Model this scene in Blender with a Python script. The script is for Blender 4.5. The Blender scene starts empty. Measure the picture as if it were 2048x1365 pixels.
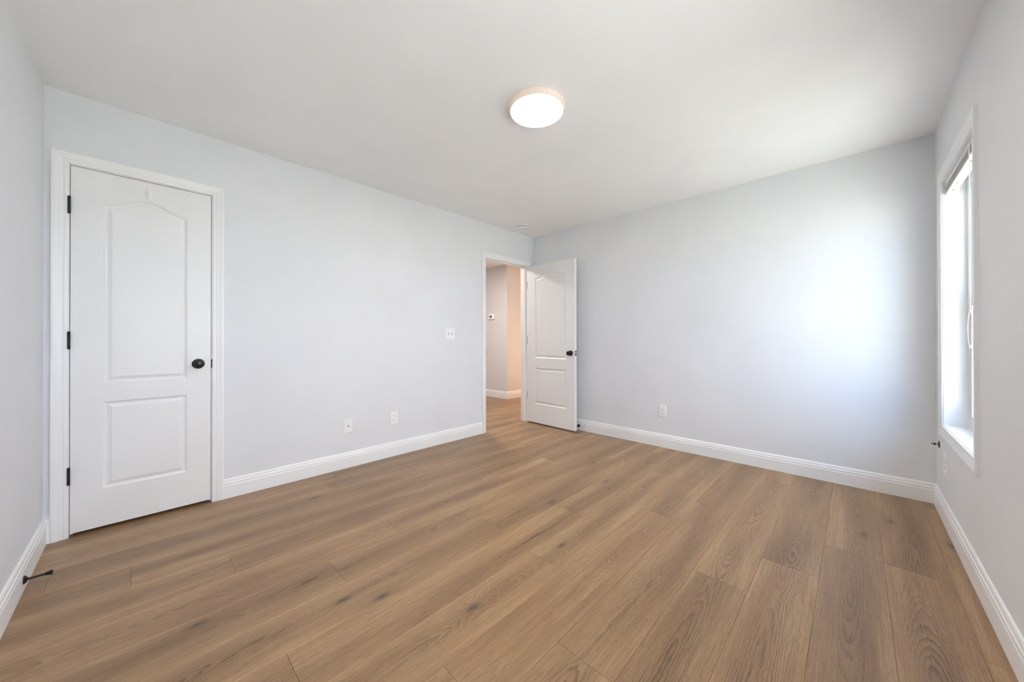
import bpy, bmesh, math, random
from mathutils import Vector, Matrix

random.seed(7)
SC = bpy.context.scene
COL = SC.collection

# ------------------------------------------------------------------ camera
CAM = Vector((-3.61448, -3.09513, 1.08254))
RGT = Vector((0.69518, -0.71884, -0.00132))
UPV = Vector((-0.00155, -0.00333, 0.99999))
FWD = Vector((0.71884, 0.69517, 0.00343))
cd = bpy.data.cameras.new('camera')
cam = bpy.data.objects.new('camera', cd); COL.objects.link(cam)
m = Matrix((RGT, UPV, -FWD)).transposed().to_4x4(); m.translation = CAM
cam.matrix_world = m
cd.sensor_fit = 'HORIZONTAL'; cd.sensor_width = 36.0
cd.lens = 709.447 * 36.0 / 2048.0
cd.shift_x = 0.0
cd.shift_y = -(682.5 - 676.962) / 2048.0
cd.clip_start = 0.02; cd.clip_end = 400
SC.camera = cam

# ------------------------------------------------------------------ view, world, lights
SC.view_settings.view_transform = 'Standard'
SC.view_settings.look = 'None'
SC.view_settings.gamma = 1.0
SC.view_settings.use_curve_mapping = False
SC.view_settings.exposure = 0.09
try:
    SC.cycles.use_denoising = True
    SC.cycles.max_bounces = 14
    SC.cycles.diffuse_bounces = 10
    SC.cycles.sample_clamp_indirect = 8.0
    SC.cycles.caustics_reflective = False
    SC.cycles.caustics_refractive = False
except Exception:
    pass

SKY_COLOR = (0.29, 0.52, 1.0)
SKY_STRENGTH = 8.9
GLOW_COLOR = (1.0, 0.84, 0.56)
GLOW_STRENGTH = 11.5
GLOW_DIR = (0.0, -0.92, 0.36)
GLOW_POWER = 4.0
SUN_STRENGTH = 70.0
LAMP_COLOR = (1.0, 0.92, 0.84)
LAMP_STRENGTH = 80.0
HALL_COLOR = (1.0, 0.94, 0.88)
HALL_A = 40.0
HALL_B = 27.0
HALL_B_COLOR = (1.0, 0.62, 0.34)

W = bpy.data.worlds.new('sky'); SC.world = W; W.use_nodes = True
wn = W.node_tree; bg = wn.nodes['Background']
# blue sky plus an added bright lobe, low south, to light the north wall
wt = wn.nodes.new('ShaderNodeTexCoord')
wd = wn.nodes.new('ShaderNodeVectorMath'); wd.operation = 'DOT_PRODUCT'
wd.inputs[1].default_value = Vector(GLOW_DIR).normalized()
wn.links.new(wt.outputs['Generated'], wd.inputs[0])
wm = wn.nodes.new('ShaderNodeMath'); wm.operation = 'MAXIMUM'; wm.inputs[1].default_value = 0.0
wp = wn.nodes.new('ShaderNodeMath'); wp.operation = 'POWER'; wp.inputs[1].default_value = GLOW_POWER
wn.links.new(wd.outputs['Value'], wm.inputs[0]); wn.links.new(wm.outputs[0], wp.inputs[0])
wx = wn.nodes.new('ShaderNodeVectorMath'); wx.operation = 'MULTIPLY_ADD'
wn.links.new(wp.outputs[0], wx.inputs[0])
wx.inputs[1].default_value = tuple(c * GLOW_STRENGTH for c in GLOW_COLOR)
wx.inputs[2].default_value = tuple(c * SKY_STRENGTH for c in SKY_COLOR)
wn.links.new(wx.outputs[0], bg.inputs['Color']); bg.inputs['Strength'].default_value = 1.0


def lamp_obj(name, kind, loc, energy, color, size=0.1, rot=(0, 0, 0)):
    l = bpy.data.lights.new(name, kind); l.energy = energy; l.color = color
    if kind == 'AREA':
        l.shape = 'DISK'; l.size = size
    else:
        l.shadow_soft_size = size
    o = bpy.data.objects.new(name, l); o.location = loc; o.rotation_euler = rot
    COL.objects.link(o)
    return o


# daylight enters through the windows: a sampling portal in the plane of each
for px, pw, pz, ph in ((-0.669, 0.80, 1.29, 1.46), (-2.99, 1.30, 1.451, 1.142)):
    pl = bpy.data.lights.new('window_portal', 'AREA'); pl.shape = 'RECTANGLE'; pl.size = pw; pl.size_y = ph
    pl.cycles.is_portal = True
    po = bpy.data.objects.new('window_portal', pl); po.location = (px, -3.62, pz)
    po.rotation_euler = (math.radians(90), 0, 0); COL.objects.link(po)
# a high sun: the added eave keeps it off the windows, it lights the ground outside
sl = bpy.data.lights.new('sun', 'SUN'); sl.energy = SUN_STRENGTH; sl.color = (1.0, 0.93, 0.84); sl.angle = math.radians(0.6)
so = bpy.data.objects.new('sun', sl); COL.objects.link(so)
so.rotation_euler = Vector((0.10, 0.258, -0.96)).to_track_quat('-Z', 'Y').to_euler()
# hallway ceiling lamp and a low lamp further along (both out of sight)
lamp_obj('hall_lamp', 'AREA', (-0.45, 1.00, 2.415), HALL_A, HALL_COLOR, 0.25)
lamp_obj('hall_lamp_low', 'POINT', (2.35, 0.50, 0.85), HALL_B, HALL_B_COLOR, 0.12)

# ------------------------------------------------------------------ materials
def nt(name):
    mt = bpy.data.materials.new(name); mt.use_nodes = True
    n = mt.node_tree; b = n.nodes['Principled BSDF']
    return mt, n, b


def N(n, typ, **kw):
    x = n.nodes.new(typ)
    for k, v in kw.items():
        setattr(x, k, v)
    return x


def M(n, op, a, b=None, c=None, clamp=False):
    x = n.nodes.new('ShaderNodeMath'); x.operation = op; x.use_clamp = clamp
    for i, v in enumerate((a, b, c)):
        if v is None:
            continue
        if isinstance(v, (int, float)):
            x.inputs[i].default_value = v
        else:
            n.links.new(v, x.inputs[i])
    return x.outputs[0]


def ramp(n, fac, stops):
    r = n.nodes.new('ShaderNodeValToRGB')
    e = r.color_ramp.elements
    while len(e) < len(stops):
        e.new(0.5)
    for el, (p, c) in zip(e, stops):
        el.position = p; el.color = (*c, 1) if len(c) == 3 else c
    n.links.new(fac, r.inputs[0])
    return r.outputs[0]


def mixc(n, fac, a, b, mode='MIX'):
    x = n.nodes.new('ShaderNodeMix'); x.data_type = 'RGBA'; x.blend_type = mode
    for key, v in ((0, fac), (6, a), (7, b)):
        if isinstance(v, (int, float)):
            x.inputs[key].default_value = v
        elif isinstance(v, tuple):
            x.inputs[key].default_value = (*v, 1)
        else:
            n.links.new(v, x.inputs[key])
    return x.outputs[2]


def paint(name, color, rough=0.5, spec=0.5, bump=0.0, scale=220.0, var=0.015, metallic=0.0, grain=None):
    """painted or plastic surface: a base colour with a slight mottling and a fine bump"""
    mt, n, b = nt(name)
    b.inputs['Roughness'].default_value = rough
    b.inputs['Metallic'].default_value = metallic
    if 'Specular IOR Level' in b.inputs:
        b.inputs['Specular IOR Level'].default_value = spec
    tc = N(n, 'ShaderNodeTexCoord')
    no = N(n, 'ShaderNodeTexNoise'); no.inputs['Scale'].default_value = 2.2; no.inputs['Detail'].default_value = 3
    n.links.new(tc.outputs['Object'], no.inputs['Vector'])
    lo = tuple(max(0, c * (1 - var)) for c in color); hi = tuple(min(1, c * (1 + var)) for c in color)
    col = ramp(n, no.outputs['Fac'], [(0.35, lo), (0.65, hi)])
    n.links.new(col, b.inputs['Base Color'])
    if bump > 0:
        nb = N(n, 'ShaderNodeTexNoise'); nb.inputs['Scale'].default_value = scale; nb.inputs['Detail'].default_value = 2
        if grain:
            mp = N(n, 'ShaderNodeMapping'); mp.inputs['Scale'].default_value = grain
            n.links.new(tc.outputs['Object'], mp.inputs['Vector']); n.links.new(mp.outputs[0], nb.inputs['Vector'])
        else:
            n.links.new(tc.outputs['Object'], nb.inputs['Vector'])
        bp = N(n, 'ShaderNodeBump'); bp.inputs['Strength'].default_value = bump; bp.inputs['Distance'].default_value = 0.002
        n.links.new(nb.outputs['Fac'], bp.inputs['Height']); n.links.new(bp.outputs[0], b.inputs['Normal'])
    return mt


MAT = {}
MAT['wall'] = paint('wall_paint', (0.722, 0.738, 0.765), 0.6, 0.3, 0.06, 160)
MAT['hall_wall'] = paint('hall_wall_paint', (0.70, 0.69, 0.70), 0.6, 0.3, 0.06, 160)
MAT['ceiling'] = paint('ceiling_paint', (0.895, 0.905, 0.915), 0.8, 0.2, 0.12, 120)
MAT['trim'] = paint('trim_paint', (0.83, 0.835, 0.84), 0.35, 0.5)
MAT['door'] = paint('door_paint', (0.80, 0.805, 0.805), 0.4, 0.5, 0.10, 1.0, grain=(420, 420, 9))
MAT['plastic'] = paint('white_plastic', (0.84, 0.84, 0.83), 0.3, 0.5)
MAT['vinyl'] = paint('white_vinyl', (0.74, 0.75, 0.76), 0.35, 0.5)
MAT['slat'] = paint('blind_slat', (0.74, 0.73, 0.70), 0.4, 0.5)
MAT['beige'] = paint('beige_plug', (0.30, 0.20, 0.11), 0.5, 0.4)
MAT['cord'] = paint('blind_cord', (0.85, 0.85, 0.82), 0.7, 0.2)
MAT['slot'] = paint('dark_slot', (0.10, 0.10, 0.10), 0.6, 0.3)
MAT['black'] = paint('black_metal', (0.012, 0.011, 0.012), 0.38, 0.5, metallic=0.2)
MAT['bronze'] = paint('dark_bronze', (0.020, 0.015, 0.012), 0.28, 0.6, metallic=0.6)
MAT['rubber'] = paint('black_rubber', (0.008, 0.008, 0.010), 0.7, 0.3)
MAT['steel'] = paint('brushed_steel', (0.60, 0.58, 0.56), 0.35, 0.5, metallic=0.9)
MAT['pewter'] = paint('grey_hinge_metal', (0.34, 0.33, 0.32), 0.45, 0.5, metallic=0.6)
MAT['screen'] = paint('dark_screen', (0.05, 0.045, 0.04), 0.2, 0.5)
MAT['closet'] = paint('closet_paint', (0.25, 0.25, 0.25), 0.8, 0.2)
MAT['siding'] = paint('exterior_siding', (0.55, 0.56, 0.57), 0.7, 0.2)
MAT['lawn'] = paint('lawn', (0.42, 0.42, 0.37), 0.9, 0.1, 0.5, 30, 0.15)
MAT['rim'] = paint('lamp_rim_plastic', (0.64, 0.57, 0.52), 0.45, 0.4)
MAT['rim'].node_tree.nodes['Principled BSDF'].inputs['Emission Color'].default_value = (1.0, 0.66, 0.45, 1)
MAT['rim'].node_tree.nodes['Principled BSDF'].inputs['Emission Strength'].default_value = 0.16


def emissive(name, color, strength):
    mt, n, b = nt(name)
    b.inputs['Base Color'].default_value = (0.9, 0.88, 0.85, 1)
    b.inputs['Emission Color'].default_value = (*color, 1)
    b.inputs['Emission Strength'].default_value = strength
    return mt


MAT['lamp'] = emissive('lamp_diffuser', LAMP_COLOR, LAMP_STRENGTH)


def glass():
    mt = bpy.data.materials.new('window_glass'); mt.use_nodes = True
    n = mt.node_tree; n.nodes.clear()
    out = N(n, 'ShaderNodeOutputMaterial'); tr = N(n, 'ShaderNodeBsdfTransparent'); gl = N(n, 'ShaderNodeBsdfGlossy')
    tr.inputs[0].default_value = (0.96, 0.98, 0.97, 1); gl.inputs['Roughness'].default_value = 0.02
    ge = N(n, 'ShaderNodeNewGeometry'); dt = N(n, 'ShaderNodeVectorMath', operation='DOT_PRODUCT')
    n.links.new(ge.outputs['Incoming'], dt.inputs[0]); n.links.new(ge.outputs['Normal'], dt.inputs[1])
    fr = M(n, 'MULTIPLY_ADD', M(n, 'POWER', M(n, 'SUBTRACT', 1.0, M(n, 'ABSOLUTE', dt.outputs['Value']), clamp=True), 5.0), 0.96, 0.04, clamp=True)
    mx = N(n, 'ShaderNodeMixShader')
    n.links.new(fr, mx.inputs[0]); n.links.new(tr.outputs[0], mx.inputs[1]); n.links.new(gl.outputs[0], mx.inputs[2])
    n.links.new(mx.outputs[0], out.inputs[0])
    return mt


MAT['glass'] = glass()


def wood():
    mt, n, b = nt('oak_plank')
    tc = N(n, 'ShaderNodeTexCoord')
    sep = N(n, 'ShaderNodeSeparateXYZ'); n.links.new(tc.outputs['Object'], sep.inputs[0])
    at = N(n, 'ShaderNodeAttribute'); at.attribute_name = 'plank'
    sa = N(n, 'ShaderNodeSeparateXYZ'); n.links.new(at.outputs['Vector'], sa.inputs[0])
    r1, r2, yc = sa.outputs[0], sa.outputs[1], sa.outputs[2]
    u = M(n, 'ADD', sep.outputs[0], M(n, 'MULTIPLY', r1, 53.0))
    v = M(n, 'SUBTRACT', sep.outputs[1], yc)

    def vec(x, y, z):
        c = N(n, 'ShaderNodeCombineXYZ')
        for i, q in enumerate((x, y, z)):
            if isinstance(q, (int, float)):
                c.inputs[i].default_value = q
            else:
                n.links.new(q, c.inputs[i])
        return c.outputs[0]

    seed = M(n, 'MULTIPLY', r2, 29.0)

    def noise(x, y, detail=2, rough=0.5, sc=1.0):
        t = N(n, 'ShaderNodeTexNoise'); t.inputs['Scale'].default_value = sc
        t.inputs['Detail'].default_value = detail; t.inputs['Roughness'].default_value = rough
        n.links.new(vec(x, y, seed), t.inputs['Vector'])
        return t.outputs['Fac']

    # heart line of the log wandering along the plank, and its distance below the face
    c = M(n, 'MULTIPLY', M(n, 'SUBTRACT', noise(M(n, 'MULTIPLY', u, 0.55), 3.1, 1), 0.5), 0.16)
    d = M(n, 'ABSOLUTE', M(n, 'MULTIPLY', M(n, 'SUBTRACT', noise(M(n, 'MULTIPLY', u, 0.75), 9.7, 2), 0.47), 0.34))
    dv = M(n, 'SUBTRACT', v, c)
    # knots: sparse cells along the planks
    vo = N(n, 'ShaderNodeTexVoronoi', voronoi_dimensions='2D'); vo.inputs['Scale'].default_value = 1.0; vo.inputs['Randomness'].default_value = 1.0
    n.links.new(vec(M(n, 'ADD', u, seed), M(n, 'MULTIPLY', v, 2.6), 0.0), vo.inputs['Vector'])
    kd = vo.outputs['Distance']
    sepc = N(n, 'ShaderNodeSeparateColor'); n.links.new(vo.outputs['Color'], sepc.inputs[0])
    has = M(n, 'GREATER_THAN', sepc.outputs[0], 0.55)
    kn = M(n, 'MULTIPLY', M(n, 'POWER', 2.718, M(n, 'MULTIPLY', M(n, 'MULTIPLY', kd, kd), -55.0)), has)
    core = M(n, 'MULTIPLY', M(n, 'POWER', 2.718, M(n, 'MULTIPLY', M(n, 'MULTIPLY', kd, kd), -900.0)), has)
    w1 = M(n, 'MULTIPLY', M(n, 'SUBTRACT', noise(M(n, 'MULTIPLY', u, 5.0), M(n, 'MULTIPLY', v, 22.0), 3), 0.5), 0.015)
    w2 = M(n, 'MULTIPLY', M(n, 'SUBTRACT', noise(M(n, 'MULTIPLY', u, 22.0), M(n, 'MULTIPLY', v, 90.0), 2), 0.5), 0.006)
    r = M(n, 'SQRT', M(n, 'ADD', M(n, 'MULTIPLY', dv, dv), M(n, 'MULTIPLY', d, d)))
    r = M(n, 'ADD', M(n, 'ADD', r, w1), M(n, 'ADD', w2, M(n, 'MULTIPLY', kn, 0.05)))
    # rings crowd together away from the heart
    ph = M(n, 'FRACT', M(n, 'MULTIPLY_ADD', M(n, 'MULTIPLY', r, r), 520.0, M(n, 'MULTIPLY', r, 78.0)))
    # early wood rises slowly to a dark late-wood line
    ring = M(n, 'POWER', ph, 2.2)
    ring = M(n, 'MULTIPLY', ring, M(n, 'SUBTRACT', 1.0, M(n, 'POWER', ph, 18.0)))
    patch = M(n, 'MULTIPLY', M(n, 'SUBTRACT', noise(M(n, 'MULTIPLY', u, 1.0), M(n, 'MULTIPLY', v, 8.0), 2), 0.38), 3.4, clamp=True)
    ring = M(n, 'MULTIPLY', ring, M(n, 'MULTIPLY_ADD', patch, 0.80, 0.20))
    ring = M(n, 'MULTIPLY', ring, M(n, 'MULTIPLY_ADD', M(n, 'POWER', 2.718, M(n, 'MULTIPLY', M(n, 'MULTIPLY', r, r), -240.0)), 0.70, 0.30))
    # the grain shows as broken dashes rather than unbroken lines
    dash = M(n, 'MULTIPLY', M(n, 'SUBTRACT', noise(M(n, 'MULTIPLY', u, 14.0), M(n, 'MULTIPLY', v, 130.0), 2), 0.30), 2.6, clamp=True)
    ring = M(n, 'MULTIPLY', ring, M(n, 'MULTIPLY_ADD', dash, 0.65, 0.35))
    fib = noise(M(n, 'MULTIPLY', u, 6.0), M(n, 'MULTIPLY', v, 240.0), 4, 0.65)
    streak = noise(M(n, 'MULTIPLY', u, 1.6), M(n, 'MULTIPLY', v, 60.0), 3, 0.6)
    pore = M(n, 'MULTIPLY', M(n, 'SUBTRACT', noise(M(n, 'MULTIPLY', u, 34.0), M(n, 'MULTIPLY', v, 720.0), 1), 0.57), 7.0, clamp=True)
    broad = noise(M(n, 'MULTIPLY', u, 0.9), M(n, 'MULTIPLY', v, 10.0), 3, 0.55)
    heart = M(n, 'POWER', 2.718, M(n, 'MULTIPLY', M(n, 'MULTIPLY', r, r), -260.0))

    base = ramp(n, broad, [(0.30, (0.277, 0.151, 0.066)), (0.50, (0.391, 0.228, 0.105)), (0.70, (0.497, 0.311, 0.158))])
    base = mixc(n, M(n, 'MULTIPLY', M(n, 'SUBTRACT', streak, 0.42), 1.5, clamp=True), base, (0.292, 0.163, 0.073))
    base = mixc(n, M(n, 'MULTIPLY', M(n, 'SUBTRACT', 0.46, streak), 1.6, clamp=True), base, (0.533, 0.351, 0.194))
    base = mixc(n, M(n, 'MULTIPLY', heart, 0.45), base, (0.167, 0.084, 0.035))
    base = mixc(n, M(n, 'MULTIPLY', ring, 2.6, clamp=True), base, (0.106, 0.053, 0.022))
    base = mixc(n, M(n, 'MULTIPLY', M(n, 'SUBTRACT', fib, 0.42), 2.0, clamp=True), base, (0.167, 0.091, 0.041))
    base = mixc(n, M(n, 'MULTIPLY', pore, 0.55), base, (0.094, 0.051, 0.023))
    base = mixc(n, M(n, 'MULTIPLY', kn, 0.35), base, (0.139, 0.070, 0.030))
    base = mixc(n, M(n, 'MULTIPLY', core, 0.85), base, (0.050, 0.030, 0.019))
    tone = M(n, 'MULTIPLY_ADD', r2, 0.20, 0.86)
    hs = N(n, 'ShaderNodeHueSaturation'); n.links.new(base, hs.inputs['Color']); n.links.new(tone, hs.inputs['Value'])
    hs.inputs['Saturation'].default_value = 0.97
    n.links.new(hs.outputs[0], b.inputs['Base Color'])
    n.links.new(M(n, 'MULTIPLY_ADD', fib, 0.10, 0.29), b.inputs['Roughness'])
    b.inputs['Specular IOR Level'].default_value = 0.52
    bp = N(n, 'ShaderNodeBump'); bp.inputs['Strength'].default_value = 0.10; bp.inputs['Distance'].default_value = 0.0015
    hgt = M(n, 'SUBTRACT', M(n, 'MULTIPLY', fib, 0.6), M(n, 'ADD', pore, ring))
    n.links.new(hgt, bp.inputs['Height']); n.links.new(bp.outputs[0], b.inputs['Normal'])
    return mt


MAT['oak'] = wood()

# ------------------------------------------------------------------ mesh helpers
def mesh_obj(name, bm, mat, parent=None, smooth=False, loc=None):
    bmesh.ops.recalc_face_normals(bm, faces=bm.faces)
    me = bpy.data.meshes.new(name); bm.to_mesh(me); bm.free()
    if smooth:
        for p in me.polygons:
            p.use_smooth = True
        try:
            me.set_sharp_from_angle(angle=math.radians(38))
        except Exception:
            pass
    o = bpy.data.objects.new(name, me); COL.objects.link(o)
    me.materials.append(MAT[mat] if isinstance(mat, str) else mat)
    if parent:
        o.parent = parent
    if loc:
        o.location = loc
    return o


def tag(o, label=None, cat=None, group=None, kind=None):
    for k, v in (('label', label), ('category', cat), ('group', group), ('kind', kind)):
        if v:
            o[k] = v
    return o


def empty(name, loc=(0, 0, 0), rot=(0, 0, 0)):
    o = bpy.data.objects.new(name, None); o.empty_display_size = 0.05
    o.location = loc; o.rotation_euler = rot; COL.objects.link(o)
    return o


def box(bm, x0, y0, z0, x1, y1, z1):
    vs = [bm.verts.new(p) for p in ((x0, y0, z0), (x1, y0, z0), (x1, y1, z0), (x0, y1, z0), (x0, y0, z1), (x1, y0, z1), (x1, y1, z1), (x0, y1, z1))]
    for f in ((0, 3, 2, 1), (4, 5, 6, 7), (0, 1, 5, 4), (1, 2, 6, 5), (2, 3, 7, 6), (3, 0, 4, 7)):
        bm.faces.new([vs[i] for i in f])
    return vs


def bevel_box(x0, y0, z0, x1, y1, z1, w=0.002, seg=2):
    bm = bmesh.new(); box(bm, x0, y0, z0, x1, y1, z1)
    bmesh.ops.bevel(bm, geom=bm.edges[:], offset=w, segments=seg, profile=0.5, affect='EDGES')
    return bm


def lathe(bm, prof, seg=32, mat=None):
    """profile of (radius, height) turned about local z; mat places it"""
    mat = mat or Matrix.Identity(4)
    rings = []
    for r, h in prof:
        if r < 1e-6:
            rings.append([bm.verts.new(mat @ Vector((0, 0, h)))])
        else:
            rings.append([bm.verts.new(mat @ Vector((r * math.cos(2 * math.pi * i / seg), r * math.sin(2 * math.pi * i / seg), h))) for i in range(seg)])
    for a, b in zip(rings, rings[1:]):
        for i in range(seg):
            j = (i + 1) % seg
            if len(a) == 1 and len(b) == 1:
                continue
            if len(a) == 1:
                bm.faces.new((a[0], b[i], b[j]))
            elif len(b) == 1:
                bm.faces.new((a[i], a[j], b[0]))
            else:
                bm.faces.new((a[i], a[j], b[j], b[i]))


def tube(bm, pts, r, seg=8):
    pts = [Vector(p) for p in pts]; prev = None
    ref = Vector((0.31, 0.77, 0.55))
    for i, p in enumerate(pts):
        t = (pts[min(i + 1, len(pts) - 1)] - pts[max(i - 1, 0)]).normalized()
        a = t.cross(ref).normalized(); b = t.cross(a)
        ring = [bm.verts.new(p + r * (math.cos(2 * math.pi * k / seg) * a + math.sin(2 * math.pi * k / seg) * b)) for k in range(seg)]
        if prev:
            for k in range(seg):
                bm.faces.new((prev[k], prev[(k + 1) % seg], ring[(k + 1) % seg], ring[k]))
        else:
            bm.faces.new(ring[::-1])
        prev = ring
    bm.faces.new(prev)


def axis_matrix(origin, zdir, xdir=None):
    z = Vector(zdir).normalized()
    x = Vector(xdir) if xdir else (Vector((0, 0, 1)) if abs(z.z) < 0.9 else Vector((1, 0, 0)))
    y = z.cross(x).normalized(); x = y.cross(z)
    mm = Matrix((x, y, z)).transposed().to_4x4(); mm.translation = Vector(origin)
    return mm


def wall_with_holes(bm, axis, s0, s1, z0, z1, t0, t1, holes):
    """slab along axis (0: runs in x, thickness t in y; 1: runs in y) with rectangular through-holes (a0,a1,h0,h1)"""
    ss = sorted({s0, s1, *[h[0] for h in holes], *[h[1] for h in holes]})
    zz = sorted({z0, z1, *[h[2] for h in holes], *[h[3] for h in holes]})
    cells = {}
    for i in range(len(ss) - 1):
        for j in range(len(zz) - 1):
            cs, cz = (ss[i] + ss[i + 1]) / 2, (zz[j] + zz[j + 1]) / 2
            cells[i, j] = not any(h[0] < cs < h[1] and h[2] < cz < h[3] for h in holes)
    vd = {}

    def V(i, j, t):
        if (i, j, t) not in vd:
            vd[i, j, t] = bm.verts.new((ss[i], t, zz[j]) if axis == 0 else (t, ss[i], zz[j]))
        return vd[i, j, t]
    for (i, j), solid in cells.items():
        if not solid:
            continue
        for t in (t0, t1):
            bm.faces.new((V(i, j, t), V(i + 1, j, t), V(i + 1, j + 1, t), V(i, j + 1, t)))
        for (di, dj, a, b) in ((-1, 0, (i, j), (i, j + 1)), (1, 0, (i + 1, j), (i + 1, j + 1)), (0, -1, (i, j), (i + 1, j)), (0, 1, (i, j + 1), (i + 1, j + 1))):
            if not cells.get((i + di, j + dj), False):
                bm.faces.new((V(*a, t0), V(*b, t0), V(*b, t1), V(*a, t1)))


def sweep(bm, path, prof, closed=False):
    """path: list of functions (u,v)->Vector, one for each corner; prof: list of (u,v)"""
    rows = [[bm.verts.new(f(u, v)) for u, v in prof] for f in path]
    n = len(prof)
    pairs = list(zip(rows, rows[1:])) + ([(rows[-1], rows[0])] if closed else [])
    for a, b in pairs:
        for k in range(n):
            bm.faces.new((a[k], a[(k + 1) % n], b[(k + 1) % n], b[k]))
    if not closed:
        bm.faces.new(rows[0]); bm.faces.new(rows[-1][::-1])


# room: north wall y=0, east wall x=0, west wall x=-WX, south wall y=-DY
WX, DY, H = 3.991, 3.477, 2.44
T = 0.115

# ------------------------------------------------------------------ floor (one field of planks through the doorway)
def build_floor():
    pw, plen = 0.2155, 1.524
    joints = {0: -1.488, 1: -1.824, 2: -1.065, 3: -1.402, -1: -1.13, 10: -3.657, 9: -3.32, 7: -2.988, 5: -1.75}
    bm = bmesh.new(); info = []
    X0, X1, Y0, Y1 = -WX - 0.1, 2.75, -DY - 0.1, 3.15
    for k in range(-4, 32):
        ya, yb = -2.975 + k * pw, -2.975 + (k + 1) * pw
        a, bq = max(ya, Y0), min(yb, Y1)
        if bq - a < 0.01:
            continue
        rnd = random.Random(k * 17 + 5)
        j = joints.get(k, -0.3 - rnd.random() * plen)
        xs = [X0] + [j + i * plen for i in range(-6, 8) if X0 + 0.05 < j + i * plen < X1 - 0.05] + [X1]
        for xa, xb in zip(xs, xs[1:]):
            e, dz = 0.0009, 0.0014
            top = [bm.verts.new(p) for p in ((xa + e, a + e, 0), (xb - e, a + e, 0), (xb - e, bq - e, 0), (xa + e, bq - e, 0))]
            bot = [bm.verts.new(p) for p in ((xa, a, -dz), (xb, a, -dz), (xb, bq, -dz), (xa, bq, -dz))]
            bm.faces.new(top)
            for i in range(4):
                bm.faces.new((bot[i], bot[(i + 1) % 4], top[(i + 1) % 4], top[i]))
            info += [(rnd.random(), rnd.random(), (ya + yb) / 2)] * 5
    # underside of the slab
    v = [bm.verts.new(p) for p in ((X0, Y0, -0.05), (X1, Y0, -0.05), (X1, Y1, -0.05), (X0, Y1, -0.05))]
    bm.faces.new(v[::-1]); info.append((0, 0, 0))
    me = bpy.data.meshes.new('floor'); bm.to_mesh(me); bm.free()
    at = me.attributes.new('plank', 'FLOAT_VECTOR', 'FACE')
    for i, p in enumerate(info):
        at.data[i].vector = p
    me.materials.append(MAT['oak'])
    o = bpy.data.objects.new('floor', me); COL.objects.link(o)
    tag(o, 'light brown oak plank floor running from the bedroom out into the hallway', 'floor', kind='structure')


build_floor()

# ------------------------------------------------------------------ shell
def struct(name, bm, mat, label, cat):
    return tag(mesh_obj(name, bm, mat), label, cat, kind='structure')


CLO = (-3.9035, -3.3065, 0.0, 2.047)     # closet opening, between the jamb faces
ENT = (-0.857, -0.120, 0.0, 2.038)       # hall doorway
JT = 0.018
bm = bmesh.new()
wall_with_holes(bm, 0, -WX - T, 2.72, -0.06, H + 0.06, 0.0, T,
                [(CLO[0] - JT, CLO[1] + JT, -0.06, CLO[3] + JT), (ENT[0] - JT, ENT[1] + JT, -0.06, ENT[3] + JT)])
struct('wall_north', bm, 'wall', 'pale blue-grey wall with the closet door and the hall doorway', 'wall')
bm = bmesh.new(); box(bm, 0, -DY - 0.14, -0.06, T, -0.0005, H + 0.06)
struct('wall_east', bm, 'wall', 'blank pale blue-grey wall with one outlet, behind the open door', 'wall')
bm = bmesh.new(); box(bm, -WX - T, -DY - 0.14, -0.06, -WX, -0.0005, H + 0.06)
struct('wall_west', bm, 'wall', 'narrow strip of pale blue-grey wall beside the closet door', 'wall')
WIN = (-1.068, -0.270, 0.562, 2.022)     # window opening
WIN_ADDED = (-3.64, -2.34, 0.880, 2.022)      # added unseen window beside the camera, brightens the closet end
bm = bmesh.new()
wall_with_holes(bm, 0, -WX + 0.0005, -0.0005, -0.06, H + 0.06, -DY - 0.14, -DY, [(w[0] - 0.012, w[1] + 0.012, w[2] - 0.012, w[3] + 0.012) for w in (WIN, WIN_ADDED)])
struct('wall_south', bm, 'wall', 'pale grey wall holding the window', 'wall')
bm = bmesh.new(); box(bm, -WX - T, -DY - 0.14, H, 2.75, 3.2, H + 0.08)
struct('ceiling', bm, 'ceiling', 'smooth white ceiling with a round lamp', 'ceiling')
# hallway walls
bm = bmesh.new(); box(bm, 0.945, 1.44, -0.06, 2.72, 3.1, H - 0.0005)
struct('wall_hallway', bm, 'hall_wall', 'warm lit hallway wall corner seen through the doorway', 'wall')
bm = bmesh.new()
box(bm, -2.2, 3.0, -0.06, 0.945, 3.1, H - 0.0005); box(bm, -2.3, T + 0.0005, -0.06, -2.2, 3.1, H - 0.0005); box(bm, 2.6, T + 0.0005, -0.06, 2.72, 1.4395, H - 0.0005)
struct('wall_hallway_far', bm, 'hall_wall', 'far hallway walls beyond the doorway', 'wall')
# closet enclosure
bm = bmesh.new()
box(bm, -WX - T, 0.75, -0.06, -3.0, 0.80, H - 0.0005); box(bm, -3.0, T + 0.0005, -0.06, -2.95, 0.80, H - 0.0005); box(bm, -WX - T, T + 0.0005, -0.06, -WX - 0.05, 0.75, H - 0.0005)
struct('wall_closet', bm, 'closet', 'unlit closet walls behind the shut closet door', 'wall')
# ground outside
bm = bmesh.new(); box(bm, -40, -60, -0.50, 40, -DY - 0.141, -0.45)
struct('exterior_ground', bm, 'lawn', 'grass outside the window', 'ground')

bm = bmesh.new(); box(bm, -WX - 1.0, -DY - 0.80, H + 0.085, 3.2, -DY + 0.3, H + 0.13)  # unseen overhang, added to block direct sun at the windows
struct('sun_shade_eave', bm, 'siding', 'added overhang outside, shading the windows from the sun', 'eave')

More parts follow.
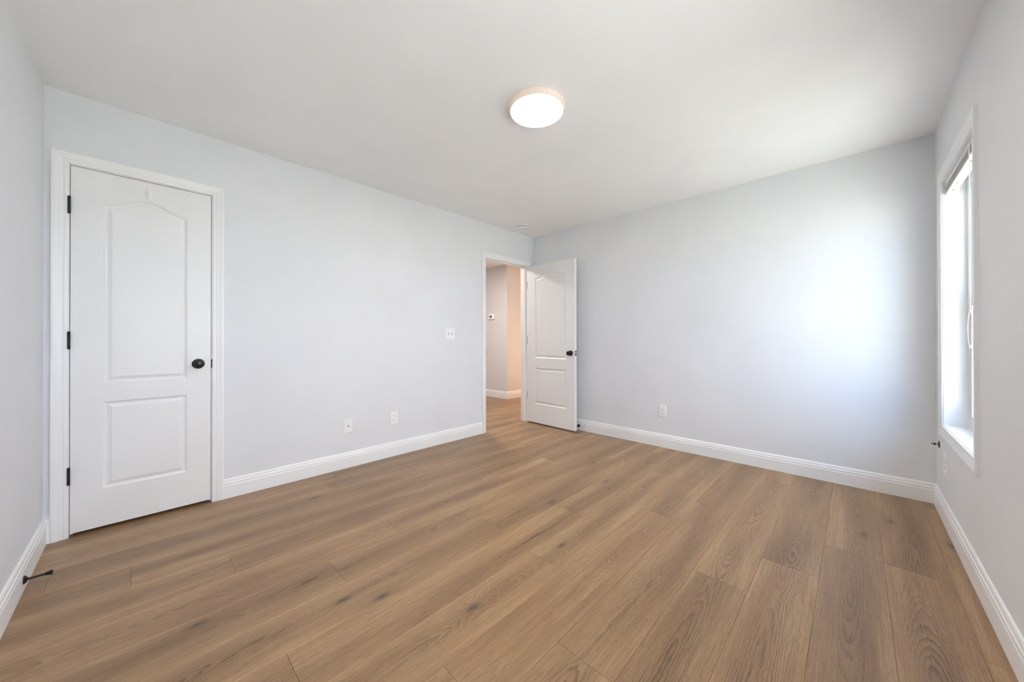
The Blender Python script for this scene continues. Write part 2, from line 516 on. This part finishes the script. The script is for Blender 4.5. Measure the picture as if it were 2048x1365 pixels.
# ------------------------------------------------------------------ baseboards
BB = [(0, 0), (0.0145, 0), (0.0145, 0.086), (0.0128, 0.0895), (0.0122, 0.092), (0.0128, 0.096), (0.0128, 0.104), (0.0095, 0.1085), (0.0088, 0.111), (0.0095, 0.115), (0.0080, 0.123), (0.0050, 0.1285), (0.0, 0.130)]


def bb_run(bm, p0, p1, nrm, m0=0, m1=0):
    """baseboard from p0 to p1 along a wall with inward normal nrm; m: mitre (+1 inside corner, -1 outside, 0 square)"""
    p0 = Vector((*p0, 0)); p1 = Vector((*p1, 0)); d = (p1 - p0).normalized(); nv = Vector((*nrm, 0))
    sweep(bm, [lambda u, v: p0 + nv * u + d * (u * m0) + Vector((0, 0, v + 0.0002)),
               lambda u, v: p1 + nv * u - d * (u * m1) + Vector((0, 0, v + 0.0002))], BB)


CW = 0.060  # casing width
bm = bmesh.new()
bb_run(bm, (-WX, 0), (CLO[0] - 0.004 - CW, 0), (0, -1), 1, 0)
bb_run(bm, (CLO[1] + 0.004 + CW, 0), (ENT[0] - 0.002 - CW, 0), (0, -1))
bb_run(bm, (ENT[1] + 0.002 + CW, 0), (0, 0), (0, -1), 0, 1)
struct('baseboard_north', bm, 'trim', 'white moulded baseboard under the closet and doorway wall', 'baseboard')
bm = bmesh.new(); bb_run(bm, (0, 0), (0, -DY), (-1, 0), 1, 1)
struct('baseboard_east', bm, 'trim', 'white moulded baseboard along the blank wall', 'baseboard')
bm = bmesh.new(); bb_run(bm, (0, -DY), (-WX, -DY), (0, 1), 1, 1)
struct('baseboard_south', bm, 'trim', 'white moulded baseboard under the window', 'baseboard')
bm = bmesh.new(); bb_run(bm, (-WX, -DY), (-WX, 0), (1, 0), 1, 1)
struct('baseboard_west', bm, 'trim', 'white moulded baseboard holding a black door stop', 'baseboard')
bm = bmesh.new(); bb_run(bm, (0.945, 3.0), (0.945, 1.44), (-1, 0), 0, -1); bb_run(bm, (0.945, 1.44), (2.6, 1.44), (0, -1), -1, 0)
struct('baseboard_hallway', bm, 'trim', 'white baseboard turning the hallway corner', 'baseboard')

# ------------------------------------------------------------------ door casings and jambs
CAS = [(0, 0), (0, 0.0085), (0.004, 0.0105), (0.012, 0.0115), (0.015, 0.0105), (0.019, 0.0105), (0.024, 0.0125), (0.034, 0.0140), (0.044, 0.0165), (0.050, 0.0175), (0.057, 0.0175), (0.060, 0.0150), (0.060, 0)]


def casing(bm, x0, x1, zt, wall_y, s):
    """three mitred pieces round a door; s=-1 proud towards -y"""
    f = [lambda u, v: Vector((x0 - u, wall_y + s * v, 0.0003)), lambda u, v: Vector((x0 - u, wall_y + s * v, zt + u)),
         lambda u, v: Vector((x1 + u, wall_y + s * v, zt + u)), lambda u, v: Vector((x1 + u, wall_y + s * v, 0.0003))]
    sweep(bm, f, CAS)


def door_trim(name, op, rev, label, stop_y):
    x0, x1, _, zt = op
    root = tag(empty(name, ((x0 + x1) / 2, 0, 0)), label, 'door frame', kind='structure')
    dx = -(x0 + x1) / 2
    bm = bmesh.new(); casing(bm, x0 - rev, x1 + rev, zt + rev, 0, -1); casing(bm, x0 - rev, x1 + rev, zt + rev, T, 1)
    bmesh.ops.translate(bm, verts=bm.verts, vec=(dx, 0, 0))
    mesh_obj('casing', bm, 'trim', root)
    bm = bmesh.new()
    f = [lambda u, v: Vector((x0 - u, v, 0.0003)), lambda u, v: Vector((x0 - u, v, zt + u)), lambda u, v: Vector((x1 + u, v, zt + u)), lambda u, v: Vector((x1 + u, v, 0.0003))]
    sweep(bm, f, [(0, 0.0), (JT - 0.0005, 0.0), (JT - 0.0005, T), (0, T)])
    bmesh.ops.translate(bm, verts=bm.verts, vec=(dx, 0, 0))
    mesh_obj('jamb', bm, 'trim', root)
    bm = bmesh.new()
    sweep(bm, f, [(0.0, stop_y), (-0.010, stop_y + 0.002), (-0.010, stop_y + 0.033), (0.0, stop_y + 0.035)])
    bmesh.ops.translate(bm, verts=bm.verts, vec=(dx, 0, 0))
    mesh_obj('door_stop_strip', bm, 'trim', root)
    return root, dx


t1, dx1 = door_trim('trim_1', CLO, 0.004, 'white moulded casing round the shut closet door', 0.0375)
t2, dx2 = door_trim('trim_2', ENT, 0.002, 'white moulded casing round the open hall doorway', 0.040)
# strike plates, lipped round the jamb edge
bm = bevel_box(CLO[1] + dx1 - 0.0004, -0.0085, 0.896, CLO[1] + dx1 + 0.006, 0.0225, 0.953, 0.0008, 1)
mesh_obj('strike_plate', bm, 'black', t1)
bm = bevel_box(ENT[0] + dx2 - 0.004, -0.0095, 0.894, ENT[0] + dx2 + 0.0012, 0.028, 0.957, 0.0008, 1)
mesh_obj('strike_plate', bm, 'black', t2)

# ------------------------------------------------------------------ door leaves
PROF = [(0.0, 0.0), (0.003, -0.0022), (0.007, -0.0052), (0.011, -0.0072), (0.015, -0.0080), (0.019, -0.0072), (0.025, -0.0048), (0.0315, -0.0028), (0.0335, -0.0014), (0.0355, -0.0010)]


def panel_loop(x0, x1, z0, z1, rise, off, depth):
    pts = []
    a, b, c = x0 + off, x1 - off, z0 + off
    nb, nt_ = 8, 36
    for i in range(nb):
        pts.append((a + (b - a) * i / nb, c))
    for i in range(8):
        pts.append((b, c + (z1 - off - c) * i / 8))
    for i in range(nt_):
        uu = i / nt_
        x = b + (a - b) * uu
        q = (x - x0) / (x1 - x0)
        bump = 0.5 - 0.5 * math.cos(2 * math.pi * min(1, max(0, (q - 0.06) / 0.88)))
        pts.append((x, z1 - off + rise * bump ** 0.85))
    for i in range(8):
        pts.append((a, z1 - off + (c - z1 + off) * i / 8))
    return [Vector((x, -depth, z)) for x, z in pts]


def door_leaf(w, z0, z1, panels, th=0.035):
    """moulded two-panel leaf; x along the width from the hinge edge, front face at y=0 towards -y"""
    bm = bmesh.new()
    for side in (0, 1):
        def S(p):
            return Vector((p.x, p.y if side == 0 else th - p.y, p.z))
        outer = [bm.verts.new(S(Vector(p))) for p in ((0, 0, z0), (w, 0, z0), (w, 0, z1), (0, 0, z1))]
        edges = [bm.edges.new((outer[i], outer[(i + 1) % 4])) for i in range(4)]
        for (x0, x1, a, b, rise) in panels:
            prev = None
            for k, (off, dep) in enumerate(PROF):
                ring = [bm.verts.new(S(p)) for p in panel_loop(x0, x1, a, b, rise, off, dep)]
                L = len(ring)
                if k == 0:
                    edges += [bm.edges.new((ring[i], ring[(i + 1) % L])) for i in range(L)]
                else:
                    for i in range(L):
                        bm.faces.new((prev[i], prev[(i + 1) % L], ring[(i + 1) % L], ring[i]))
                prev = ring
            bm.faces.new(prev)
        bmesh.ops.triangle_fill(bm, use_beauty=True, edges=edges)
        if side == 0:
            fr = outer
        else:
            bk = outer
    for i in range(4):
        bm.faces.new((fr[i], fr[(i + 1) % 4], bk[(i + 1) % 4], bk[i]))
    return bm


def knob(parent, x, z, th, sides=(0, 1)):
    for side in sides:
        y0, dr = (0.0, -1) if side == 0 else (th, 1)
        mm = axis_matrix((x, y0, z), (0, dr, 0))
        bm = bmesh.new()
        lathe(bm, [(0, 0.0), (0.0325, 0.0), (0.0325, 0.0025), (0.031, 0.0045), (0.026, 0.0065), (0.0255, 0.0075), (0.018, 0.0095), (0.0135, 0.012), (0.0115, 0.020), (0.0115, 0.030), (0, 0.030)], 40, mm)
        k = mesh_obj('rosette', bm, 'black', parent, True)
        bm = bmesh.new()
        lathe(bm, [(0, 0.026), (0.012, 0.026), (0.016, 0.029), (0.0235, 0.034), (0.0265, 0.040), (0.0270, 0.046), (0.0255, 0.052), (0.0225, 0.056), (0.0220, 0.0565), (0.020, 0.0585), (0.012, 0.0605), (0, 0.0612)], 40, mm)
        mesh_obj('knob', bm, 'bronze', parent, True)


def hinge(parent, z, x, y, ht, mat, leaf_dir):
    bm = bmesh.new()
    lathe(bm, [(0, -ht / 2 - 0.004), (0.004, -ht / 2 - 0.003), (0.0058, -ht / 2), (0.0058, -ht / 6), (0.0052, -ht / 6 + .0006), (0.0058, -ht / 6 + .0012), (0.0058, ht / 6), (0.0052, ht / 6 + .0006), (0.0058, ht / 6 + 0.0012), (0.0058, ht / 2), (0.0066, ht / 2 + 0.001), (0.0066, ht / 2 + 0.003), (0.003, ht / 2 + 0.005), (0, ht / 2 + 0.005)], 14, Matrix.Translation((x, y, z)))
    mesh_obj('hinge', bm, mat, parent, True)


# closet door, shut
LW, LZ0, LZ1 = 0.591, 0.019, 2.0425
d1 = tag(empty('door_1', (-3.9005, -0.001, 0)), 'shut white two-panel arch-top closet door with black hinges', 'door', kind='structure')
mesh_obj('door_leaf', door_leaf(LW, LZ0, LZ1, [(0.118, 0.474, 0.836, 1.867, 0.058), (0.118, 0.474, 0.233, 0.729, 0.0)]), 'door', d1)
knob(d1, 0.5285, 0.926, 0.035)
for z in (1.822, 1.080, 0.336):
    hinge(d1, z, -0.0035, -0.0115, 0.089, 'black', 1)
bm = bevel_box(LW - 0.001, 0.006, 0.900, LW + 0.0012, 0.030, 0.949, 0.0005, 1)
mesh_obj('latch_plate', bm, 'black', d1)
bm = bevel_box(LW - 0.002, 0.0045, 0.916, LW + 0.0025, 0.014, 0.934, 0.001, 1)
mesh_obj('latch_bolt', bm, 'steel', d1)
# entry door, swung back against the blank wall
EW = 0.752
d2 = tag(empty('door_2', (-0.127, -0.006, 0), (0, 0, math.radians(-91.7))), 'open white two-panel arch-top door standing in the corner by the blank wall', 'door', kind='structure')
mesh_obj('door_leaf', door_leaf(EW, 0.016, 2.032, [(0.131, 0.629, 0.847, 1.870, 0.058), (0.131, 0.629, 0.258, 0.718, 0.0)]), 'door', d2)
knob(d2, 0.692, 0.921, 0.035)
for z in (1.795, 1.075, 0.353):
    hinge(d2, z, -0.003, 0.004, 0.089, 'pewter', 1)
bm = bevel_box(EW - 0.001, 0.005, 0.892, EW + 0.0012, 0.030, 0.950, 0.0005, 1)
mesh_obj('latch_plate', bm, 'black', d2)
bm = bevel_box(EW - 0.002, 0.008, 0.910, EW + 0.009, 0.026, 0.932, 0.002, 1)
mesh_obj('latch_bolt', bm, 'steel', d2)

# ------------------------------------------------------------------ windows
WCAS = [(0, 0), (0, 0.0065), (0.003, 0.008), (0.010, 0.0085), (0.013, 0.0075), (0.017, 0.0075), (0.022, 0.0095), (0.032, 0.0108), (0.042, 0.0125), (0.049, 0.0140), (0.056, 0.0140), (0.062, 0.0130), (0.062, 0)]


def rect_path(x0, x1, z0, z1, yb, s):
    return [lambda u, v: Vector((x0 - u, yb + s * v, z0 - u)), lambda u, v: Vector((x0 - u, yb + s * v, z1 + u)),
            lambda u, v: Vector((x1 + u, yb + s * v, z1 + u)), lambda u, v: Vector((x1 + u, yb + s * v, z0 - u))]


def window(name, Wn, label):
    wx = (Wn[0] + Wn[1]) / 2
    root = tag(empty(name, (wx, -DY, Wn[2])), label, 'window', kind='structure')
    wo = Vector((-wx, DY, -Wn[2]))

    def part(nm, bm, mat, parent=None):
        bmesh.ops.translate(bm, verts=bm.verts, vec=wo)
        return mesh_obj(nm, bm, mat, parent or root)
    bm = bmesh.new(); sweep(bm, rect_path(Wn[0] - 0.004, Wn[1] + 0.004, Wn[2] - 0.004, Wn[3] + 0.004, -DY, 1), WCAS, True)
    part('window_casing', bm, 'trim')
    bm = bmesh.new(); sweep(bm, rect_path(*Wn, -DY, -1), [(0, 0.0), (0.0115, 0.0), (0.0115, 0.138), (0, 0.138)], True)
    part('window_jamb', bm, 'trim')
    bm = bmesh.new(); sweep(bm, rect_path(*Wn, -DY, -1), [(-0.035, 0.092), (-0.0003, 0.092), (-0.0003, 0.137), (-0.035, 0.137)], True)
    part('window_frame', bm, 'vinyl')
    zm = (Wn[2] + Wn[3]) / 2
    for nm, za, zb, ya in (('upper_sash', zm - 0.02, Wn[3] - 0.035, 0.116), ('lower_sash', Wn[2] + 0.035, zm + 0.02, 0.096)):
        xa, xb = Wn[0] + 0.035, Wn[1] - 0.035
        bm = bmesh.new(); sweep(bm, rect_path(xa + 0.04, xb - 0.04, za + 0.04, zb - 0.04, -DY, -1), [(0, ya), (0.0398, ya), (0.0398, ya + 0.018), (0, ya + 0.018)], True)
        sash = part(nm, bm, 'vinyl')
        bm = bmesh.new(); box(bm, xa + 0.039, -DY - ya - 0.011, za + 0.039, xb - 0.039, -DY - ya - 0.007, zb - 0.039)
        part('pane', bm, 'glass', sash)


window('window_1', WIN, 'tall white framed window with raised blind')
window('window_added', WIN_ADDED, 'added white framed window, out of view, lighting the closet end')

# blind, raised to the head of the window
b0, b1 = WIN[0] + 0.006, WIN[1] - 0.006
yf, yr = -DY - 0.010, -DY - 0.048
bl = tag(empty('window_blind', (-0.669, -DY - 0.03, WIN[3])), 'white slatted blind drawn up to the head of the window', 'blind')
bo = Vector((0.669, DY + 0.03, -WIN[3]))


def bpart(name, bm, mat, smooth=False, parent=None):
    bmesh.ops.translate(bm, verts=bm.verts, vec=bo)
    return mesh_obj(name, bm, mat, parent or bl, smooth)


bpart('headrail', bevel_box(b0, yr, WIN[3] - 0.026, b1, yf, WIN[3] - 0.0005, 0.002), 'vinyl')
nsl = 14
for i in range(nsl):
    z = WIN[3] - 0.0285 - i * 0.0027
    tilt = random.uniform(-0.0022, 0.0022); xo = random.uniform(-0.002, 0.002); yo = random.uniform(-0.003, 0.003)
    bm = bmesh.new(); rows = []
    for k in range(7):
        q = k / 6; y = yf - 0.002 + yo + (yr + 0.004 - yf) * q; zz = z + 0.0016 * math.sin(math.pi * q) + tilt * (q - 0.5)
        rows.append([bm.verts.new((x, y, zz + t)) for x in (b0 + 0.004 + xo, b1 - 0.004 + xo) for t in (0, 0.0006)])
    for a, b in zip(rows, rows[1:]):
        bm.faces.new((a[0], a[2], b[2], b[0])); bm.faces.new((a[1], b[1], b[3], a[3])); bm.faces.new((a[0], b[0], b[1], a[1])); bm.faces.new((a[2], a[3], b[3], b[2]))
    bm.faces.new((rows[0][0], rows[0][1], rows[0][3], rows[0][2])); bm.faces.new((rows[-1][0], rows[-1][2], rows[-1][3], rows[-1][1]))
    bpart('slat', bm, 'slat')
zr = WIN[3] - 0.0285 - nsl * 0.0027
rail = bpart('bottom_rail', bevel_box(b0 + 0.003, yr, zr - 0.012, b1 - 0.003, yf, zr, 0.003), 'vinyl')
for x in (b1 - 0.10, b1 - 0.22, b0 + 0.22, b0 + 0.10):
    bm = bmesh.new(); lathe(bm, [(0, 0.004), (0.008, 0.004), (0.008, -0.002), (0.006, -0.0035), (0, -0.0035)], 16, Matrix.Translation((x, (yf + yr) / 2, zr - 0.012)))
    o = bpart('cord_plug', bm, 'beige', True)
    o.parent = rail
for x in (b1 - 0.11, b0 + 0.16):
    bm = bmesh.new()
    for k in range(9):
        tube(bm, [(x, yf + 0.001, WIN[3] - 0.027 - k * 0.0044), (x + 0.004, yf + 0.004, WIN[3] - 0.029 - k * 0.0044), (x, yf + 0.001, WIN[3] - 0.0312 - k * 0.0044)], 0.0007, 6)
    bpart('ladder_string', bm, 'cord')
cx, cy = -0.945, -DY - 0.004
bm = bmesh.new()
tube(bm, [(cx, cy, WIN[3] - 0.02), (cx, cy, 1.22)], 0.0014)
tube(bm, [(cx + 0.004, cy, WIN[3] - 0.02), (cx + 0.003, cy, 1.22)], 0.0014)
pts = []
for k in range(25):
    a = 2 * math.pi * k / 24
    s = math.sin(a / 2) ** 1.0
    pts.append((cx + 0.0015 - 0.045 * math.sin(a) * s, cy + 0.012 * math.sin(a), 1.22 - 0.18 * math.sin(a / 2) ** 1.3))
tube(bm, pts, 0.0015)
bpart('pull_cord', bm, 'cord', True)

# ------------------------------------------------------------------ fittings
def wall_frame(o, face):
    """orient a fitting modelled with front towards -y"""
    o.rotation_euler = (0, 0, {'n': 0, 'e': math.radians(-90), 's': math.radians(180), 'w': math.radians(90)}[face])


def plate_bm(w, h, d=0.0055):
    bm = bmesh.new()
    prof = [(0.0, 0.0), (0.0, 0.0025), (0.0012, 0.0042), (0.0035, d)]
    prev = None
    for off, dep in prof:
        ring = [bm.verts.new((x, -dep, z)) for x, z in ((-w / 2 + off, -h / 2 + off), (w / 2 - off, -h / 2 + off), (w / 2 - off, h / 2 - off), (-w / 2 + off, h / 2 - off))]
        if prev:
            for i in range(4):
                bm.faces.new((prev[i], prev[(i + 1) % 4], ring[(i + 1) % 4], ring[i]))
        else:
            bm.faces.new(ring)
        prev = ring
    bm.faces.new(prev)
    return bm


def screw(parent, x, z, y):
    bm = bmesh.new(); lathe(bm, [(0, 0), (0.003, 0), (0.003, 0.0006), (0.002, 0.0012), (0, 0.0012)], 12, axis_matrix((x, y, z), (0, -1, 0)))
    mesh_obj('screw', bm, 'plastic', parent, True)


def outlet(loc, face, label):
    r = tag(empty('wall_outlet', loc), label, 'outlet', 'white duplex wall outlets'); wall_frame(r, face)
    mesh_obj('plate', plate_bm(0.072, 0.118), 'plastic', r)
    for s in (1, -1):
        bm = bmesh.new()
        zc = 0.0195 * s
        pts = []
        for k in range(32):
            a = 2 * math.pi * k / 32
            pts.append((max(-0.0172, min(0.0172, 0.0172 * 1.06 * math.cos(a))), zc + max(-0.0128, min(0.0128, 0.0155 * math.sin(a)))))
        f = [bm.verts.new((x, -0.0052, z)) for x, z in pts]; g = [bm.verts.new((x, -0.0078, z)) for x, z in pts]
        for i in range(32):
            bm.faces.new((f[i], f[(i + 1) % 32], g[(i + 1) % 32], g[i]))
        bm.faces.new(g)
        rc = mesh_obj('receptacle', bm, 'plastic', r)
        bm = bmesh.new()
        box(bm, -0.0072, -0.0081, zc - 0.002, -0.0052, -0.0070, zc + 0.0065); box(bm, 0.0052, -0.0081, zc - 0.001, 0.0072, -0.0070, zc + 0.0060)
        lathe(bm, [(0, 0), (0.0024, 0), (0.0024, 0.0011), (0, 0.0011)], 12, axis_matrix((0, -0.0070, zc - 0.0065), (0, -1, 0)))
        mesh_obj('slots', bm, 'slot', rc)
    screw(r, 0, 0, -0.0055)
    return r


outlet((-1.999, 0, 0.353), 'n', 'white duplex outlet on the doorway wall, between the cable plate and the doorway')
outlet((0, -1.703, 0.360), 'e', 'white duplex outlet low on the blank wall')
outlet((-0.337, -DY, 0.344), 's', 'white duplex outlet on the wall below the window')

r = tag(empty('cable_plate', (-2.417, 0, 0.350)), 'white wall plate with a single dark cable socket at its centre', 'wall plate')
mesh_obj('plate', plate_bm(0.072, 0.118), 'plastic', r)
bm = bmesh.new(); lathe(bm, [(0, 0), (0.0065, 0), (0.0065, 0.0025), (0.0048, 0.003), (0.0048, 0.010), (0.0038, 0.010), (0.0036, 0.004), (0, 0.004)], 16, axis_matrix((0, -0.0054, 0), (0, -1, 0)))
mesh_obj('coax_jack', bm, 'pewter', r, True)
for z in (0.042, -0.042):
    screw(r, 0, z, -0.0055)

r = tag(empty('light_switch', (-1.363, 0, 1.143)), 'white double toggle light switch beside the doorway', 'light switch')
mesh_obj('plate', plate_bm(0.120, 0.120), 'plastic', r)
for x in (-0.023, 0.023):
    bm = bmesh.new(); box(bm, x - 0.0052, -0.0060, -0.0122, x + 0.0052, -0.0050, 0.0122)
    mesh_obj('toggle_slot', bm, 'pewter', r)
    bm = bmesh.new(); box(bm, x - 0.0042, -0.0165, 0.003, x + 0.0042, -0.005, 0.0095)
    for v in bm.verts:
        if v.co.y > -0.01:
            v.co.z -= 0.007 if v.co.z < 0.006 else 0.003
    mesh_obj('toggle', bm, 'plastic', r)
    for z in (0.030, -0.030):
        screw(r, x, z, -0.0055)

# ceiling lamp
LC = (-2.040, -1.775)
r = tag(empty('ceiling_light', (LC[0], LC[1], H)), 'round flush ceiling lamp, switched on, glowing warm white', 'ceiling light')
bm = bmesh.new(); lathe(bm, [(0.146, 0.0), (0.156, -0.002), (0.1615, -0.007), (0.1630, -0.013), (0.1615, -0.026), (0.1580, -0.036), (0.1555, -0.0395), (0.1520, -0.0400), (0.1502, -0.0385), (0.1502, -0.034)], 72)
mesh_obj('rim', bm, 'rim', r, True)
bm = bmesh.new(); lathe(bm, [(0.1500, -0.0345), (0.1500, -0.0385), (0.14, -0.0403), (0.07, -0.0415), (0, -0.042)], 72)
mesh_obj('diffuser', bm, 'lamp', r, True)

# smoke detector
r = tag(empty('smoke_detector', (-0.495, -0.252, H)), 'round white smoke detector on the ceiling near the doorway corner', 'smoke detector')
bm = bmesh.new(); lathe(bm, [(0, 0), (0.066, 0), (0.068, -0.003), (0.068, -0.009), (0.064, -0.011), (0, -0.011)], 48)
mesh_obj('base', bm, 'plastic', r, True)
bm = bmesh.new(); lathe(bm, [(0.058, -0.0105), (0.060, -0.012), (0.060, -0.026), (0.056, -0.033), (0.046, -0.036), (0.030, -0.037), (0.029, -0.0355), (0.012, -0.0355), (0.011, -0.038), (0, -0.038)], 48)
cv = mesh_obj('cover', bm, 'plastic', r, True)
bm = bmesh.new()
for k in range(16):
    a = 2 * math.pi * k / 16
    mm = Matrix.Rotation(a, 4, 'Z')
    vs = box(bm, 0.0565, -0.0075, -0.0245, 0.0606, 0.0075, -0.0165)
    for v in vs:
        v.co = mm @ v.co
mesh_obj('vent_slots', bm, 'slot', r)
bm = bmesh.new(); lathe(bm, [(0, 0), (0.006, 0), (0.006, -0.0015), (0, -0.0025)], 16, Matrix.Translation((0.028, -0.02, -0.0365)))
mesh_obj('test_button', bm, 'pewter', r, True)

# adhesive hook on the closet door
r = tag(empty('adhesive_hook', (-3.600, -0.001, 1.968)), 'small white adhesive hook near the top of the closet door', 'hook')
bm = bmesh.new()
lathe(bm, [(0, 0), (0.037, 0), (0.0375, 0.002), (0.035, 0.004), (0.028, 0.0055), (0, 0.006)], 36, axis_matrix((0, 0, 0), (0, -1, 0), (0, 0, 1)))
for v in bm.verts:
    v.co.x *= 0.46
mesh_obj('backplate', bm, 'plastic', r, True)
bm = bmesh.new()
tube(bm, [(0, -0.005, 0.018), (0, -0.0075, 0.006), (0, -0.009, -0.010), (0, -0.013, -0.020), (0, -0.019, -0.022), (0, -0.023, -0.016), (0, -0.0245, -0.007)], 0.0048, 10)
mesh_obj('hook', bm, 'plastic', r, True)


def door_stopper(loc, face, length, label):
    r = tag(empty('door_stop', loc), label, 'door stop', 'black baseboard door stops'); wall_frame(r, face)
    ax = axis_matrix((0, 0, 0), (0, -1, 0))
    bm = bmesh.new(); lathe(bm, [(0, 0), (0.0175, 0), (0.0175, 0.003), (0.014, 0.0065), (0.0070, 0.011), (0, 0.011)], 24, ax)
    mesh_obj('flange', bm, 'black', r, True)
    bm = bmesh.new(); lathe(bm, [(0, 0.008), (0.0050, 0.008), (0.0045, length * 0.5), (0.0050, length - 0.018), (0, length - 0.018)], 18, ax)
    mesh_obj('rod', bm, 'black', r, True)
    bm = bmesh.new(); lathe(bm, [(0, length - 0.022), (0.0060, length - 0.022), (0.0082, length - 0.012), (0.0100, length - 0.004), (0.0090, length - 0.0005), (0, length)], 20, ax)
    mesh_obj('rubber_tip', bm, 'rubber', r, True)
    return r


door_stopper((-WX + 0.0145, -0.520, 0.049), 'w', 0.078, 'black rod door stop on the baseboard beside the closet door')
door_stopper((-0.0145, -0.722, 0.052), 'e', 0.078, 'black rod door stop on the baseboard behind the open door')

# peg low on the window wall
r = tag(empty('wall_peg', (-0.116, -DY, 0.413)), 'small black round-based peg on the wall beside the lower corner of the window', 'wall peg'); wall_frame(r, 's')
ax = axis_matrix((0, 0, 0), (0, -1, 0))
bm = bmesh.new(); lathe(bm, [(0, 0), (0.0215, 0), (0.0215, 0.002), (0.016, 0.0045), (0.007, 0.006), (0, 0.006)], 24, ax)
mesh_obj('flange', bm, 'black', r, True)
bm = bmesh.new(); lathe(bm, [(0, 0.004), (0.0052, 0.004), (0.0052, 0.022), (0, 0.022)], 16, ax)
mesh_obj('stem', bm, 'steel', r, True)
bm = bmesh.new(); lathe(bm, [(0, 0.0155), (0.0062, 0.0155), (0.0068, 0.020), (0.0062, 0.0245), (0, 0.0245)], 16, ax)
mesh_obj('collar', bm, 'rubber', r, True)
bm = bmesh.new(); lathe(bm, [(0, 0.024), (0.0050, 0.024), (0.0055, 0.031), (0.0045, 0.034), (0, 0.035)], 16, ax)
mesh_obj('tip', bm, 'pewter', r, True)

# thermostat in the hallway
r = tag(empty('thermostat', (0.945, 1.838, 1.512)), 'small white thermostat with a dark display on the hallway wall', 'thermostat'); wall_frame(r, 'e')
mesh_obj('housing', bevel_box(-0.073, -0.026, -0.052, 0.073, 0.0, 0.052, 0.006, 3), 'plastic', r, True)
mesh_obj('screen', bevel_box(-0.012 - 0.026, -0.0272, -0.020, 0.026 - 0.012, -0.025, 0.022, 0.001, 1), 'screen', r)
mesh_obj('button_strip', bevel_box(0.038, -0.029, -0.026, 0.052, -0.025, 0.026, 0.002, 1), 'plastic', r)
